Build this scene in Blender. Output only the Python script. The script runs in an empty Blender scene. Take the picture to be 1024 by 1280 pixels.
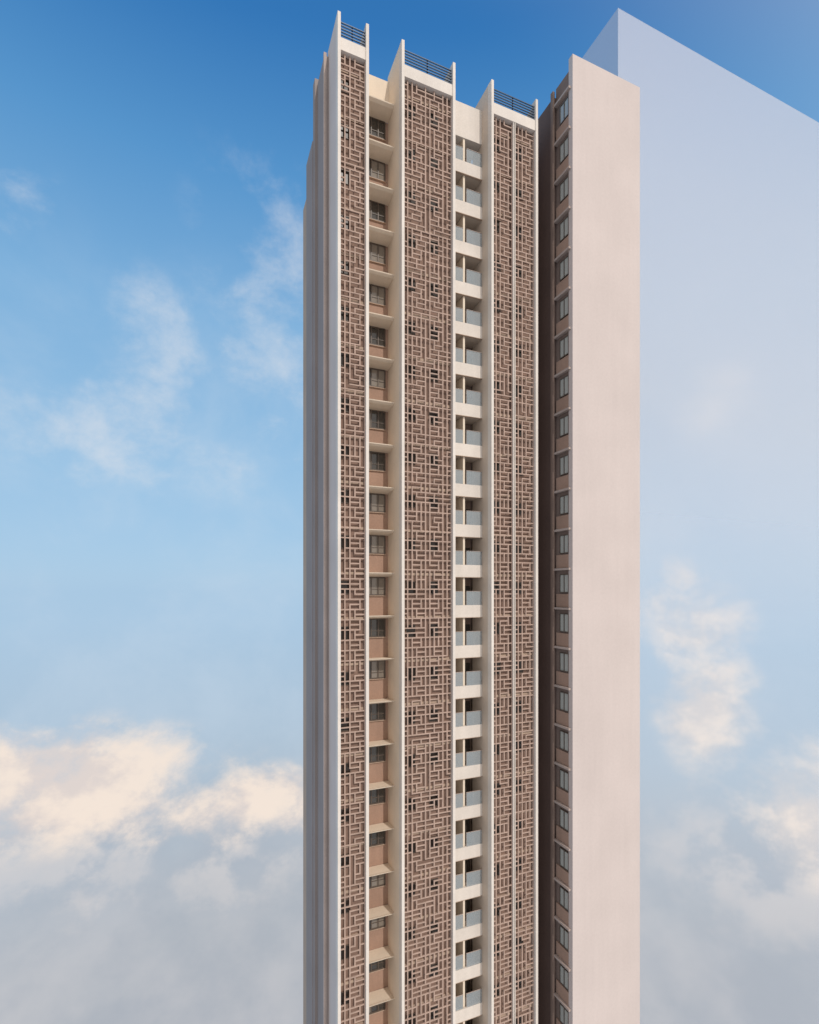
import bpy, math, random
from mathutils import Vector
random.seed(7)
scene=bpy.context.scene
ZC=64.0
ANG=math.radians(22.43)
SUN_EL=math.radians(38); 
SUN_AZ=Vector((0.50,-0.866))   # horizontal direction towards the sun

# ---------------- node helpers ----------------
def new_mat(name):
    m=bpy.data.materials.new(name); m.use_nodes=True
    nt=m.node_tree; b=nt.nodes['Principled BSDF']; return m,nt,b
def plaster(name,col,var=0.08,rough=0.85,scale=0.35,fine=9.0,bump=0.0,streak=0.35):
    m,nt,b=new_mat(name); N=nt.nodes; L=nt.links
    tc=N.new('ShaderNodeTexCoord')
    n1=N.new('ShaderNodeTexNoise'); n1.inputs['Scale'].default_value=scale; n1.inputs['Detail'].default_value=3
    L.new(tc.outputs['Object'],n1.inputs['Vector'])
    mp=N.new('ShaderNodeMapping'); mp.inputs['Scale'].default_value=(2.2,2.2,0.12)
    L.new(tc.outputs['Object'],mp.inputs['Vector'])
    n2=N.new('ShaderNodeTexNoise'); n2.inputs['Scale'].default_value=1.2; n2.inputs['Detail'].default_value=2
    L.new(mp.outputs['Vector'],n2.inputs['Vector'])
    n3=N.new('ShaderNodeTexNoise'); n3.inputs['Scale'].default_value=fine; n3.inputs['Detail'].default_value=3
    L.new(tc.outputs['Object'],n3.inputs['Vector'])
    def mr(sock,a,bb,lo,hi):
        r=N.new('ShaderNodeMapRange'); r.inputs[1].default_value=a; r.inputs[2].default_value=bb
        r.inputs[3].default_value=lo; r.inputs[4].default_value=hi; L.new(sock,r.inputs[0]); return r.outputs[0]
    a=mr(n1.outputs['Fac'],.3,.7,1-var,1+var)
    s=mr(n2.outputs['Fac'],.35,.7,1+var*streak,1-var*streak)
    f=mr(n3.outputs['Fac'],.3,.7,1-var*.6,1+var*.6)
    m1=N.new('ShaderNodeMath'); m1.operation='MULTIPLY'; L.new(a,m1.inputs[0]); L.new(s,m1.inputs[1])
    m2=N.new('ShaderNodeMath'); m2.operation='MULTIPLY'; L.new(m1.outputs[0],m2.inputs[0]); L.new(f,m2.inputs[1])
    v=N.new('ShaderNodeVectorMath'); v.operation='SCALE'; v.inputs[0].default_value=col
    L.new(m2.outputs[0],v.inputs['Scale']); L.new(v.outputs[0],b.inputs['Base Color'])
    b.inputs['Roughness'].default_value=rough
    b.inputs['Specular IOR Level'].default_value=0.2
    if bump>0:
        bp=N.new('ShaderNodeBump'); bp.inputs['Strength'].default_value=bump; bp.inputs['Distance'].default_value=0.03
        L.new(n3.outputs['Fac'],bp.inputs['Height']); L.new(bp.outputs[0],b.inputs['Normal'])
    return m
M={}
M['pink']=plaster('pink_render',(.575,.50,.475),var=.04,scale=.22,fine=5.0,streak=.3,bump=.12)
M['white']=plaster('white_render',(.665,.61,.56),var=.07)
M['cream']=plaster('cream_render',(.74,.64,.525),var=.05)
M['creamdim']=plaster('shaded_cream_render',(.57,.48,.40),var=.06)  # darker copy of the cream, balcony shade put into the colour
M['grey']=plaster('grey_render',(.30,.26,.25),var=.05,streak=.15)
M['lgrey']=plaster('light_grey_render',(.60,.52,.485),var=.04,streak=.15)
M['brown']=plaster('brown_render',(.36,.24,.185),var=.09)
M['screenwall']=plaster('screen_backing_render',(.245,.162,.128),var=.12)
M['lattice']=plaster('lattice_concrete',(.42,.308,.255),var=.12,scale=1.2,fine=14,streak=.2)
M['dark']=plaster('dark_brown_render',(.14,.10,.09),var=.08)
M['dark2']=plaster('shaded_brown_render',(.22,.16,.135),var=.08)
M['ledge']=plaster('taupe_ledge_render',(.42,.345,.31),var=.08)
M['tan']=plaster('tan_render',(.45,.34,.265),var=.08)
m,nt,b=new_mat('navy_metal'); b.inputs['Base Color'].default_value=(.05,.075,.12,1); b.inputs['Metallic'].default_value=.5; b.inputs['Roughness'].default_value=.45; M['navy']=m
m,nt,b=new_mat('bronze_frame'); b.inputs['Base Color'].default_value=(.10,.075,.06,1); b.inputs['Roughness'].default_value=.45; M['frame']=m
def glass_mat(name,col,rough=.06,spec=.8,met=0.0):
    m,nt,b=new_mat(name); b.inputs['Base Color'].default_value=(*col,1); b.inputs['Roughness'].default_value=rough
    b.inputs['Specular IOR Level'].default_value=spec; b.inputs['Metallic'].default_value=met
    n=nt.nodes.new('ShaderNodeTexNoise'); n.inputs['Scale'].default_value=.8
    bp=nt.nodes.new('ShaderNodeBump'); bp.inputs['Strength'].default_value=.08; bp.inputs['Distance'].default_value=.05
    tc=nt.nodes.new('ShaderNodeTexCoord'); nt.links.new(tc.outputs['Object'],n.inputs['Vector'])
    nt.links.new(n.outputs['Fac'],bp.inputs['Height']); nt.links.new(bp.outputs[0],b.inputs['Normal']); return m
M['wglass']=glass_mat('window_glass',(.045,.04,.035))
M['wglass2']=glass_mat('curtained_window_glass',(.22,.19,.16))
M['sglass']=glass_mat('tinted_window_glass',(.42,.43,.40),rough=.2)
M['dglass']=glass_mat('dark_opening_glass',(.025,.018,.014),rough=.2,spec=.4)
m,nt,b=new_mat('balustrade_glass'); N=nt.nodes
b.inputs['Base Color'].default_value=(.46,.52,.56,1); b.inputs['Roughness'].default_value=.08; b.inputs['Alpha'].default_value=.40; b.inputs['Specular IOR Level'].default_value=.6
M['bglass']=m

# ---------------- mesh builder ----------------
def empty(name,loc=(0,0,0),rot=0):
    e=bpy.data.objects.new(name,None); scene.collection.objects.link(e); e.location=loc; e.rotation_euler=(0,0,rot); return e
tower=empty('apartment_tower',(-.543,34.5,0),ANG)
class MB:
    def __init__(s): s.v=[];s.f=[]
    def box(s,x0,x1,y0,y1,z0,z1):
        n=len(s.v)
        s.v+=[(x0,y0,z0),(x1,y0,z0),(x1,y1,z0),(x0,y1,z0),(x0,y0,z1),(x1,y0,z1),(x1,y1,z1),(x0,y1,z1)]
        s.f+=[tuple(n+i for i in q) for q in ((0,3,2,1),(4,5,6,7),(0,1,5,4),(1,2,6,5),(2,3,7,6),(3,0,4,7))]
    def xprism(s,poly,x0,x1): # poly in (y,z), extruded in x
        n=len(s.v);k=len(poly)
        s.v+=[(x0,y,z) for y,z in poly]+[(x1,y,z) for y,z in poly]
        s.f.append(tuple(n+i for i in range(k))); s.f.append(tuple(n+k+i for i in reversed(range(k))))
        for i in range(k):
            j=(i+1)%k; s.f.append((n+j,n+i,n+k+i,n+k+j))
B={}
def P(part,mat):
    if part not in B: B[part]=(MB(),mat)
    return B[part][0]
T=ZC
# --- screens ---
panels=[(-4.44,-2.333),(0,4.09),(7.05,11.15)]
FW=.20
LT=T+35.15
fins=P('screen_frames','white')
for k,(a,bq) in enumerate(panels):
    fins.box(a,a+FW,-.06,.45,0,T+37.5)
    fins.box(bq-FW,bq,-.06,.45,0,T+37.5)
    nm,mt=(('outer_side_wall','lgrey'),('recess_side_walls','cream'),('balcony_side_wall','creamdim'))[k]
    P(nm,mt).box(a,a+FW,.45,2.75,0,T+37.48)
    P('recess_side_walls','cream').box(bq-FW,bq,.45,2.75,0,T+37.48 if k<2 else T+37.2)
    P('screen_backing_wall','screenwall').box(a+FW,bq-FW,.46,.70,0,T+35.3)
    P('parapet_bands','white').box(a+FW,bq-FW,.02,.40,LT,T+35.95)
    lv=P('roof_louvres','navy')
    z=T+36.02
    while z<T+37.2:
        lv.xprism([(.10,z),(.26,z+.10),(.26,z+.15),(.10,z+.05)],a+FW,bq-FW); z+=.20
    lv.box((a+bq)/2-.03,(a+bq)/2+.03,.27,.33,T+35.95,T+37.25)
    lv.box(a+FW,bq-FW,.27,.33,T+37.19,T+37.25)
    P('roof_equipment_wall','dark').box(a+FW,bq-FW,2.3,2.6,T+30,T+36.6)

# lattice: unit edges merged into runs
lat=P('lattice_screen','lattice')
def lattice(x0,x1,z0,z1,nx,seed):
    rnd=random.Random(seed)
    c=(x1-x0)/nx; ch=.335; nz=int((z1-z0)/ch); ch=(z1-z0)/nz
    H=set();V=set()
    bj=0
    for j0 in range(-1,nz,2):
        off=bj%4-1
        bi=0
        for i0 in range(-3+off%2,nx,2):
            horiz=(bi+bj)%2==0
            if rnd.random()<.12: horiz=not horiz
            for di in (0,1):
                if horiz or rnd.random()>.12: H.add((i0+di,j0))
            for dj in (0,1):
                if (not horiz) or rnd.random()>.10: V.add((i0,j0+dj))
            if horiz:
                for di in (0,1): H.add((i0+di,j0+1))
            else:
                for dj in (0,1): V.add((i0+1,j0+dj))
            bi+=1
        bj+=1
    w=.040
    for j in range(1,nz):
        i=0
        while i<nx:
            if (i,j) in H:
                e=i
                while e<nx and (e,j) in H: e+=1
                lat.box(x0+i*c-(w if i>0 else 0),x0+e*c+(w if e<nx else 0),.205,.275,z0+j*ch-w,z0+j*ch+w)
                i=e
            else: i+=1
    for i in range(1,nx):
        j=0
        while j<nz:
            if (i,j) in V:
                e=j
                while e<nz and (i,e) in V: e+=1
                lat.box(x0+i*c-w,x0+i*c+w,.19,.265,max(z0,z0+j*ch-w+.004),min(z1,z0+e*ch+w-.004))
                j=e
            else: j+=1
    lat.box(x0,x0+.04,.18,.28,z0,z1); lat.box(x1-.04,x1,.18,.28,z0,z1)
lattice(-4.44+FW,-2.333-FW,0,LT,5,1)
lattice(FW,4.09-FW,0,LT,11,2)
mid=(7.05+11.15)/2
lattice(7.05+FW,mid-.10,0,LT,5,3)
lattice(mid+.10,11.15-FW,0,LT,5,4)
ml=P('screen_mullion','white'); ml.box(mid-.10,mid-.04,.05,.30,0,LT); ml.box(mid+.04,mid+.10,.05,.30,0,LT); ml.box(mid-.04,mid+.04,.16,.28,0,LT)
# windows behind lattice + slab lines
FLO=[T+1.25+3*k for k in range(-21,12)]
for z in FLO:
    for (a,bq) in panels:
        P('floor_edges','tan').box(a+FW,bq-FW,.40,.455,z-.1,z+.08)
    for (a,bq) in ((-4.15,-3.5),(.55,1.15),(2.3,2.9),(7.5,8.1),(9.5,10.1)):
        P('screened_windows','dglass').box(a,bq,.43,.457,z-1.35,z-.55)
        f=P('screened_window_frames','frame')
        f.box(a-.04,a,.39,.458,z-1.39,z-.51); f.box(bq,bq+.04,.39,.458,z-1.39,z-.51)
        f.box(a,bq,.39,.458,z-.55,z-.51); f.box(a,bq,.39,.458,z-1.39,z-1.35)
# --- left recess bay ---
rx0,rx1=-2.333,0
P('bay_back_wall','brown').box(rx0,rx1,2.70,2.95,0,T+34.1)
P('bay_roof_wall','cream').box(rx0,rx1,2.55,2.95,T+34.25,T+37.0)
for z in FLO:
    P('window_ledges','cream').xprism([(2.68,z+.02),(2.68,z-.16),(2.2,z-.13),(1.62,z-.05),(1.42,z+.05),(1.40,z+.11),(1.62,z+.06)],rx0+.002,rx1-.002)
    wx0,wx1=rx0+.45,rx1-.25
    zb,zt=z-1.45,z-.22
    gl=P('bay_window_glass','wglass'); gl2=P('bay_window_curtained_glass','wglass2')
    xm=wx0+(wx1-wx0)*.36
    (gl if random.random()<.7 else gl2).box(wx0,xm,2.66,2.69,zb,zt)
    (gl if random.random()<.5 else gl2).box(xm,wx1,2.665,2.69,zb,zt)
    f=P('bay_window_frames','frame')
    for xx in (wx0,xm,wx1,(xm+wx1)/2): f.box(xx-.035,xx+.035,2.61,2.695,zb,zt)
    f.box(wx0,wx1,2.615,2.696,zb-.05,zb+.03); f.box(wx0,wx1,2.615,2.696,zt-.03,zt+.04)
    f.box(xm,wx1,2.63,2.692,zb+.38,zb+.42)
    P('bay_spandrel','tan').box(wx0-.05,wx1+.05,2.58,2.695,zb-.10,zb-.055)
# --- balconies ---
bx0,bx1=4.09,7.05
P('balcony_back_wall','brown').box(bx0,bx1,3.0,3.2,0,T+35)
P('balcony_roof_wall','white').box(bx0+.002,bx1-.002,1.35,3.0,T+33.85,T+36.4)
for k in range(-20,12):
    z=T-.98+3*k     # top of balcony upstand
    if z>T+33: continue
    P('balcony_slabs','white').box(bx0+.003,bx1-.003,1.25,1.40,z-.90,z)
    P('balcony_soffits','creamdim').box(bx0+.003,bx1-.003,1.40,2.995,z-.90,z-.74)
    P('balcony_drip_edge','tan').box(bx0+.003,bx1-.003,1.243,1.41,z-.94,z-.903)
    P('balcony_columns','cream').box(5.50,5.66,1.43,3.0,z-.74,z+2.08)
    g=P('balcony_glass','bglass'); g.box(bx0+.05,5.42,1.30,1.32,z,z+1.02); g.box(5.72,bx1-.04,1.27,1.29,z,z+1.02)
    rl=P('balcony_rails','ledge'); rl.box(bx0+.02,5.44,1.285,1.335,z+1.02,z+1.05); rl.box(5.70,bx1-.02,1.255,1.305,z+1.02,z+1.05)
    for xx in (bx0+.03,5.42,5.71,6.38,bx1-.04): rl.box(xx-.013,xx+.013,1.322,1.345,z,z+1.02)
    P('balcony_inner_panel','dark2').box(5.67,7.04,2.90,2.998,z+1.45,z+2.08)
    P('balcony_left_panel','cream').box(bx0+.01,4.22,2.90,2.998,z-.73,z+2.08)
    P('balcony_door_glass','wglass').box(5.85,6.95,2.95,2.99,z-.72,z+1.45)
    (P('balcony_door_glass','wglass') if random.random()<.6 else P('balcony_door_curtained','wglass2')).box(4.25,5.0,2.95,2.99,z-.4,z+1.3)
    fr=P('balcony_door_frames','frame')
    for xx in (5.85,6.4,6.93): fr.box(xx-.03,xx+.03,2.90,2.995,z-.72,z+1.44)
    for xx in (4.25,5.0): fr.box(xx-.03,xx+.03,2.89,2.995,z-.4,z+1.3)
    if random.random()<.35:
        P('balcony_storage','dark2').box(4.3,4.3+random.uniform(.3,.7),1.7,2.1,z-.74,z+random.uniform(.1,.6))
# --- right slab and window wall ---
S0=12.98
sl=P('blank_gable_wall','pink'); sl.box(S0,19.64,-1.79,-1.35,0,T+40.06)
P('gable_rear_mass','pink').box(S0+.35,19.60,-1.35,9,0,T+38.9)
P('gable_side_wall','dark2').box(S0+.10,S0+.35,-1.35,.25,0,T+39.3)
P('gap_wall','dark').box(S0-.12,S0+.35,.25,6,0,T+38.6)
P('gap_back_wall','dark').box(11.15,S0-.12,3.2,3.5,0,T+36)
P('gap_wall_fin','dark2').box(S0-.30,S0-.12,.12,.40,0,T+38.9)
for k in range(-21,13):
    z=T+1.75+3*k
    P('side_window_ledges','ledge').box(S0-.20,S0+.10,-1.60,.115,z-.09,z+.07)
    P('side_window_glass','sglass').box(S0+.03,S0+.09,-1.30,-.35,z-1.75,z-.45)
    f=P('side_window_frames','frame')
    for y in (-1.32,-.83,-.35): f.box(S0-.02,S0+.095,y-.03,y+.03,z-1.75,z-.45)
    f.box(S0-.018,S0+.096,-1.34,-.33,z-.45,z-.39); f.box(S0-.018,S0+.096,-1.34,-.33,z-1.81,z-1.75)
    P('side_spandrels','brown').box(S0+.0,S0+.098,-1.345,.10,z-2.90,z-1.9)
P('outer_fin','lgrey').box(11.153,11.40,.25,2.6,0,T+36.3)
# --- left flank steps ---
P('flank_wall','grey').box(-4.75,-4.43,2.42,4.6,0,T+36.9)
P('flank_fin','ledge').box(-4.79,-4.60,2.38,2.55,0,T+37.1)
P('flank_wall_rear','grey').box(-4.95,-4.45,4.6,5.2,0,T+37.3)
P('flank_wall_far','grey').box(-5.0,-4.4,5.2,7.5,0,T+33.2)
P('core','tan').box(-4.40,S0-.2,3.5,12,0,T+33)
def flush(parent):
    for name,(mb,mat) in B.items():
        if not mb.v: continue
        me=bpy.data.meshes.new(name); me.from_pydata(mb.v,[],mb.f); me.validate(); me.update()
        me.materials.append(M[mat]); o=bpy.data.objects.new(name,me); scene.collection.objects.link(o); o.parent=parent
    B.clear()
flush(tower)

# ---------------- hazy neighbouring tower ----------------
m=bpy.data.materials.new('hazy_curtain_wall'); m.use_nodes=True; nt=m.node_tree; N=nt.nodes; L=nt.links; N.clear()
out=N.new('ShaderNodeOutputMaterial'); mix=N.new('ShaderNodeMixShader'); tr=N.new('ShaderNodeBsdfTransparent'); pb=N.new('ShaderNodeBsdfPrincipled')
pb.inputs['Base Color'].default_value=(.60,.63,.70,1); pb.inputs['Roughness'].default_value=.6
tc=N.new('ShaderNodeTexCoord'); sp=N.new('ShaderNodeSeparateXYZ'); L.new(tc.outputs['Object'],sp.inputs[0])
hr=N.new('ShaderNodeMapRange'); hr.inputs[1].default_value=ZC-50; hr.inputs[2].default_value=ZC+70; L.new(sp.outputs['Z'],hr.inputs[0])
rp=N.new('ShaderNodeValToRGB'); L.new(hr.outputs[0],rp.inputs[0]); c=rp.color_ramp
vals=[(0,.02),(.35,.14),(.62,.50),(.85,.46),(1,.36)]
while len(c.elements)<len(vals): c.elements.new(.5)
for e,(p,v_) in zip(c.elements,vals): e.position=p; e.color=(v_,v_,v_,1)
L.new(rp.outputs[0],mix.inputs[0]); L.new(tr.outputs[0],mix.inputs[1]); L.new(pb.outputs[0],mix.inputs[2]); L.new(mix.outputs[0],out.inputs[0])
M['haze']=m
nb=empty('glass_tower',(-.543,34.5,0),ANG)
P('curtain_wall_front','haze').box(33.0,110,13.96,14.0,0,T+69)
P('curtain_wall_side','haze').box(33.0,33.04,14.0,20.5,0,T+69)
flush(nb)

# ---------------- world ----------------
w=bpy.data.worlds.new('World'); scene.world=w; w.use_nodes=True; nt=w.node_tree; N=nt.nodes; L=nt.links; N.clear()
out=N.new('ShaderNodeOutputWorld'); bg=N.new('ShaderNodeBackground'); L.new(bg.outputs[0],out.inputs[0])
tc=N.new('ShaderNodeTexCoord'); DIR=tc.outputs['Generated']
sep=N.new('ShaderNodeSeparateXYZ'); L.new(DIR,sep.inputs[0])
def lin(c): return tuple(((x/255+.055)/1.055)**2.4 for x in c)
ramp=N.new('ShaderNodeValToRGB'); cr=ramp.color_ramp; cr.interpolation='LINEAR'
z01=N.new('ShaderNodeMapRange'); z01.inputs[1].default_value=-1; z01.inputs[2].default_value=1; L.new(sep.outputs['Z'],z01.inputs[0]); L.new(z01.outputs[0],ramp.inputs[0])
stops=[(-.75,(168,172,180)),(-.52,(180,190,200)),(-.30,(182,202,220)),(-.05,(174,205,232)),(.2,(156,197,230)),(.45,(128,180,223)),(.62,(88,152,208)),(.74,(50,120,187)),(1,(26,82,152))]
while len(cr.elements)<len(stops): cr.elements.new(.5)
for e,(z,c) in zip(cr.elements,stops): e.position=(z+1)/2; e.color=(*lin(c),1)
sky=N.new('ShaderNodeTexSky'); sky.sky_type='NISHITA'; sky.sun_disc=False; sky.sun_elevation=SUN_EL; sky.sun_rotation=math.atan2(SUN_AZ.x,SUN_AZ.y)
def math_(op,a,b=None,c=None,clamp=False):
    n=N.new('ShaderNodeMath'); n.operation=op; n.use_clamp=clamp
    for i,x in enumerate((a,b,c)):
        if x is None: continue
        if isinstance(x,(int,float)): n.inputs[i].default_value=x
        else: L.new(x,n.inputs[i])
    return n.outputs[0]
def vmath(op,a,b):
    n=N.new('ShaderNodeVectorMath'); n.operation=op
    for i,x in enumerate((a,b)):
        if isinstance(x,tuple): n.inputs[i].default_value=x
        else: L.new(x,n.inputs[i])
    return n
def mixc(f,a,b):
    n=N.new('ShaderNodeMix'); n.data_type='RGBA'
    if isinstance(f,(int,float)): n.inputs[0].default_value=f
    else: L.new(f,n.inputs[0])
    for i,x in ((6,a),(7,b)):
        if isinstance(x,tuple): n.inputs[i].default_value=(*x,1)
        else: L.new(x,n.inputs[i])
    return n.outputs[2]
nis=vmath('SCALE',sky.outputs[0],(0,0,0)); nis.inputs['Scale'].default_value=.10
base=mixc(.08,ramp.outputs[0],nis.outputs[0])
def noise(scale,detail,rough,off=(0,0,0),sc=(1,1,1),dist=0):
    mp=N.new('ShaderNodeMapping'); mp.inputs['Location'].default_value=off; mp.inputs['Scale'].default_value=sc; L.new(DIR,mp.inputs[0])
    n=N.new('ShaderNodeTexNoise'); n.inputs['Scale'].default_value=scale; n.inputs['Detail'].default_value=detail; n.inputs['Roughness'].default_value=rough; n.inputs['Distortion'].default_value=dist
    L.new(mp.outputs[0],n.inputs['Vector']); return n.outputs['Fac']
def smooth(v,a,b,lo=0,hi=1):
    n=N.new('ShaderNodeMapRange'); n.interpolation_type='SMOOTHSTEP'
    n.inputs[1].default_value=a;n.inputs[2].default_value=b;n.inputs[3].default_value=lo;n.inputs[4].default_value=hi
    L.new(v,n.inputs[0]); return n.outputs[0]
def blob(az,el,ra,re):
    # az/el given as tangent offsets from north horizon, ra/re radii in the same units
    d=Vector((az,1,el)); l=d.length; d.normalize()
    s=vmath('SUBTRACT',DIR,tuple(d)); k=vmath('MULTIPLY',s.outputs[0],(l/ra,l/max(ra,re),l/re))
    ln=N.new('ShaderNodeVectorMath'); ln.operation='LENGTH'; L.new(k.outputs[0],ln.inputs[0])
    return smooth(ln.outputs['Value'],1.4,0.0)
def blobs(lst):
    r=None
    for b_ in lst:
        v=blob(*b_); r=v if r is None else math_('MAXIMUM',r,v)
    return r
n_big=noise(6.5,7,.60,sc=(1,1,1.3),dist=.1)
n_wisp=noise(3.6,6,.60,off=(3,1,2),sc=(1,1,1.1),dist=.25)
n_shade=noise(6.5,5,.55,off=(0,0,-.07),sc=(1,1,1.3),dist=.1)
# broad milky veil
veil=smooth(n_wisp,.40,.72,0,.28)
veil=math_('MULTIPLY',veil,smooth(sep.outputs['Z'],.62,.25))
col=mixc(veil,base,lin((206,220,234)))
# thin wisps
ws=blobs([(-.25,.50,.17,.30),(-.68,.33,.20,.13),(-.50,.46,.13,.16),(-.76,.74,.10,.10),(-.50,.26,.25,.15),(.55,.35,.14,.10)])
wd=smooth(math_('ADD',math_('MULTIPLY',math_('SUBTRACT',n_big,.5),3.4),math_('MULTIPLY',ws,.8)),.25,1.35,0,.58)
wd=math_('MULTIPLY',wd,smooth(ws,.0,.55))
col=mixc(wd,col,lin((222,226,232)))
# low haze deck
low=smooth(sep.outputs['Z'],-.24,-.62)
ld=math_('MULTIPLY',low,smooth(n_wisp,.30,.60,.6,.97))
col=mixc(ld,col,mixc(smooth(n_shade,.34,.66),lin((172,178,188)),lin((194,195,200))))
# cumulus
nb_=math_('MULTIPLY',math_('SUBTRACT',n_big,.5),2.6)
def cumulus(col,lst,lo,hi,amt,c_sh,c_lt):
    cu=blobs(lst)
    cd=smooth(math_('ADD',nb_,cu),lo,hi,0,amt)
    cd=math_('MULTIPLY',cd,smooth(cu,.02,.30))
    shade=smooth(math_('SUBTRACT',n_big,n_shade),-.10,.08)
    return mixc(cd,col,mixc(shade,lin(c_sh),lin(c_lt)))
col=cumulus(col,[(-.62,-.50,.36,.15),(-.35,-.50,.22,.12),(.72,-.55,.30,.15)],.15,1.15,.6,(170,180,193),(214,210,210))
col=cumulus(col,[(-.80,-.36,.28,.11),(-.58,-.38,.26,.11),(-.36,-.42,.24,.075)],.10,.95,.93,(226,214,208),(247,231,217))
col=cumulus(col,[(.55,-.07,.10,.16),(.59,-.22,.10,.15),(.79,-.42,.14,.15)],.12,1.15,.85,(224,216,212),(248,234,222))
# sun-side glow (added to the sky behind the camera to warm shaded faces)
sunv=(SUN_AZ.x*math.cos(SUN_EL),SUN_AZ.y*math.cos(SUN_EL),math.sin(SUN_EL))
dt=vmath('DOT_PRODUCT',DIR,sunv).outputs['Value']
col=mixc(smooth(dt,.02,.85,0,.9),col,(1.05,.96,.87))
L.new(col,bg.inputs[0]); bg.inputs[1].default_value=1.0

# ---------------- sun ----------------
sd=bpy.data.lights.new('sun','SUN'); sd.energy=2.0; sd.angle=math.radians(.6); sd.color=(1,.93,.85)
so=bpy.data.objects.new('sun',sd); scene.collection.objects.link(so)
v=Vector(sunv); so.rotation_euler=v.to_track_quat('Z','Y').to_euler()
# ---------------- camera ----------------
cd_=bpy.data.cameras.new('camera'); cam=bpy.data.objects.new('camera',cd_); scene.collection.objects.link(cam)
cam.location=(0,0,ZC); cam.rotation_euler=(math.radians(90),0,0)
cd_.sensor_fit='VERTICAL'; cd_.sensor_height=24; cd_.sensor_width=24; cd_.lens=635/1280*24; cd_.shift_y=100/1280
cd_.clip_end=2000; scene.camera=cam
scene.view_settings.view_transform='Standard'; scene.view_settings.look='None'; scene.view_settings.exposure=0
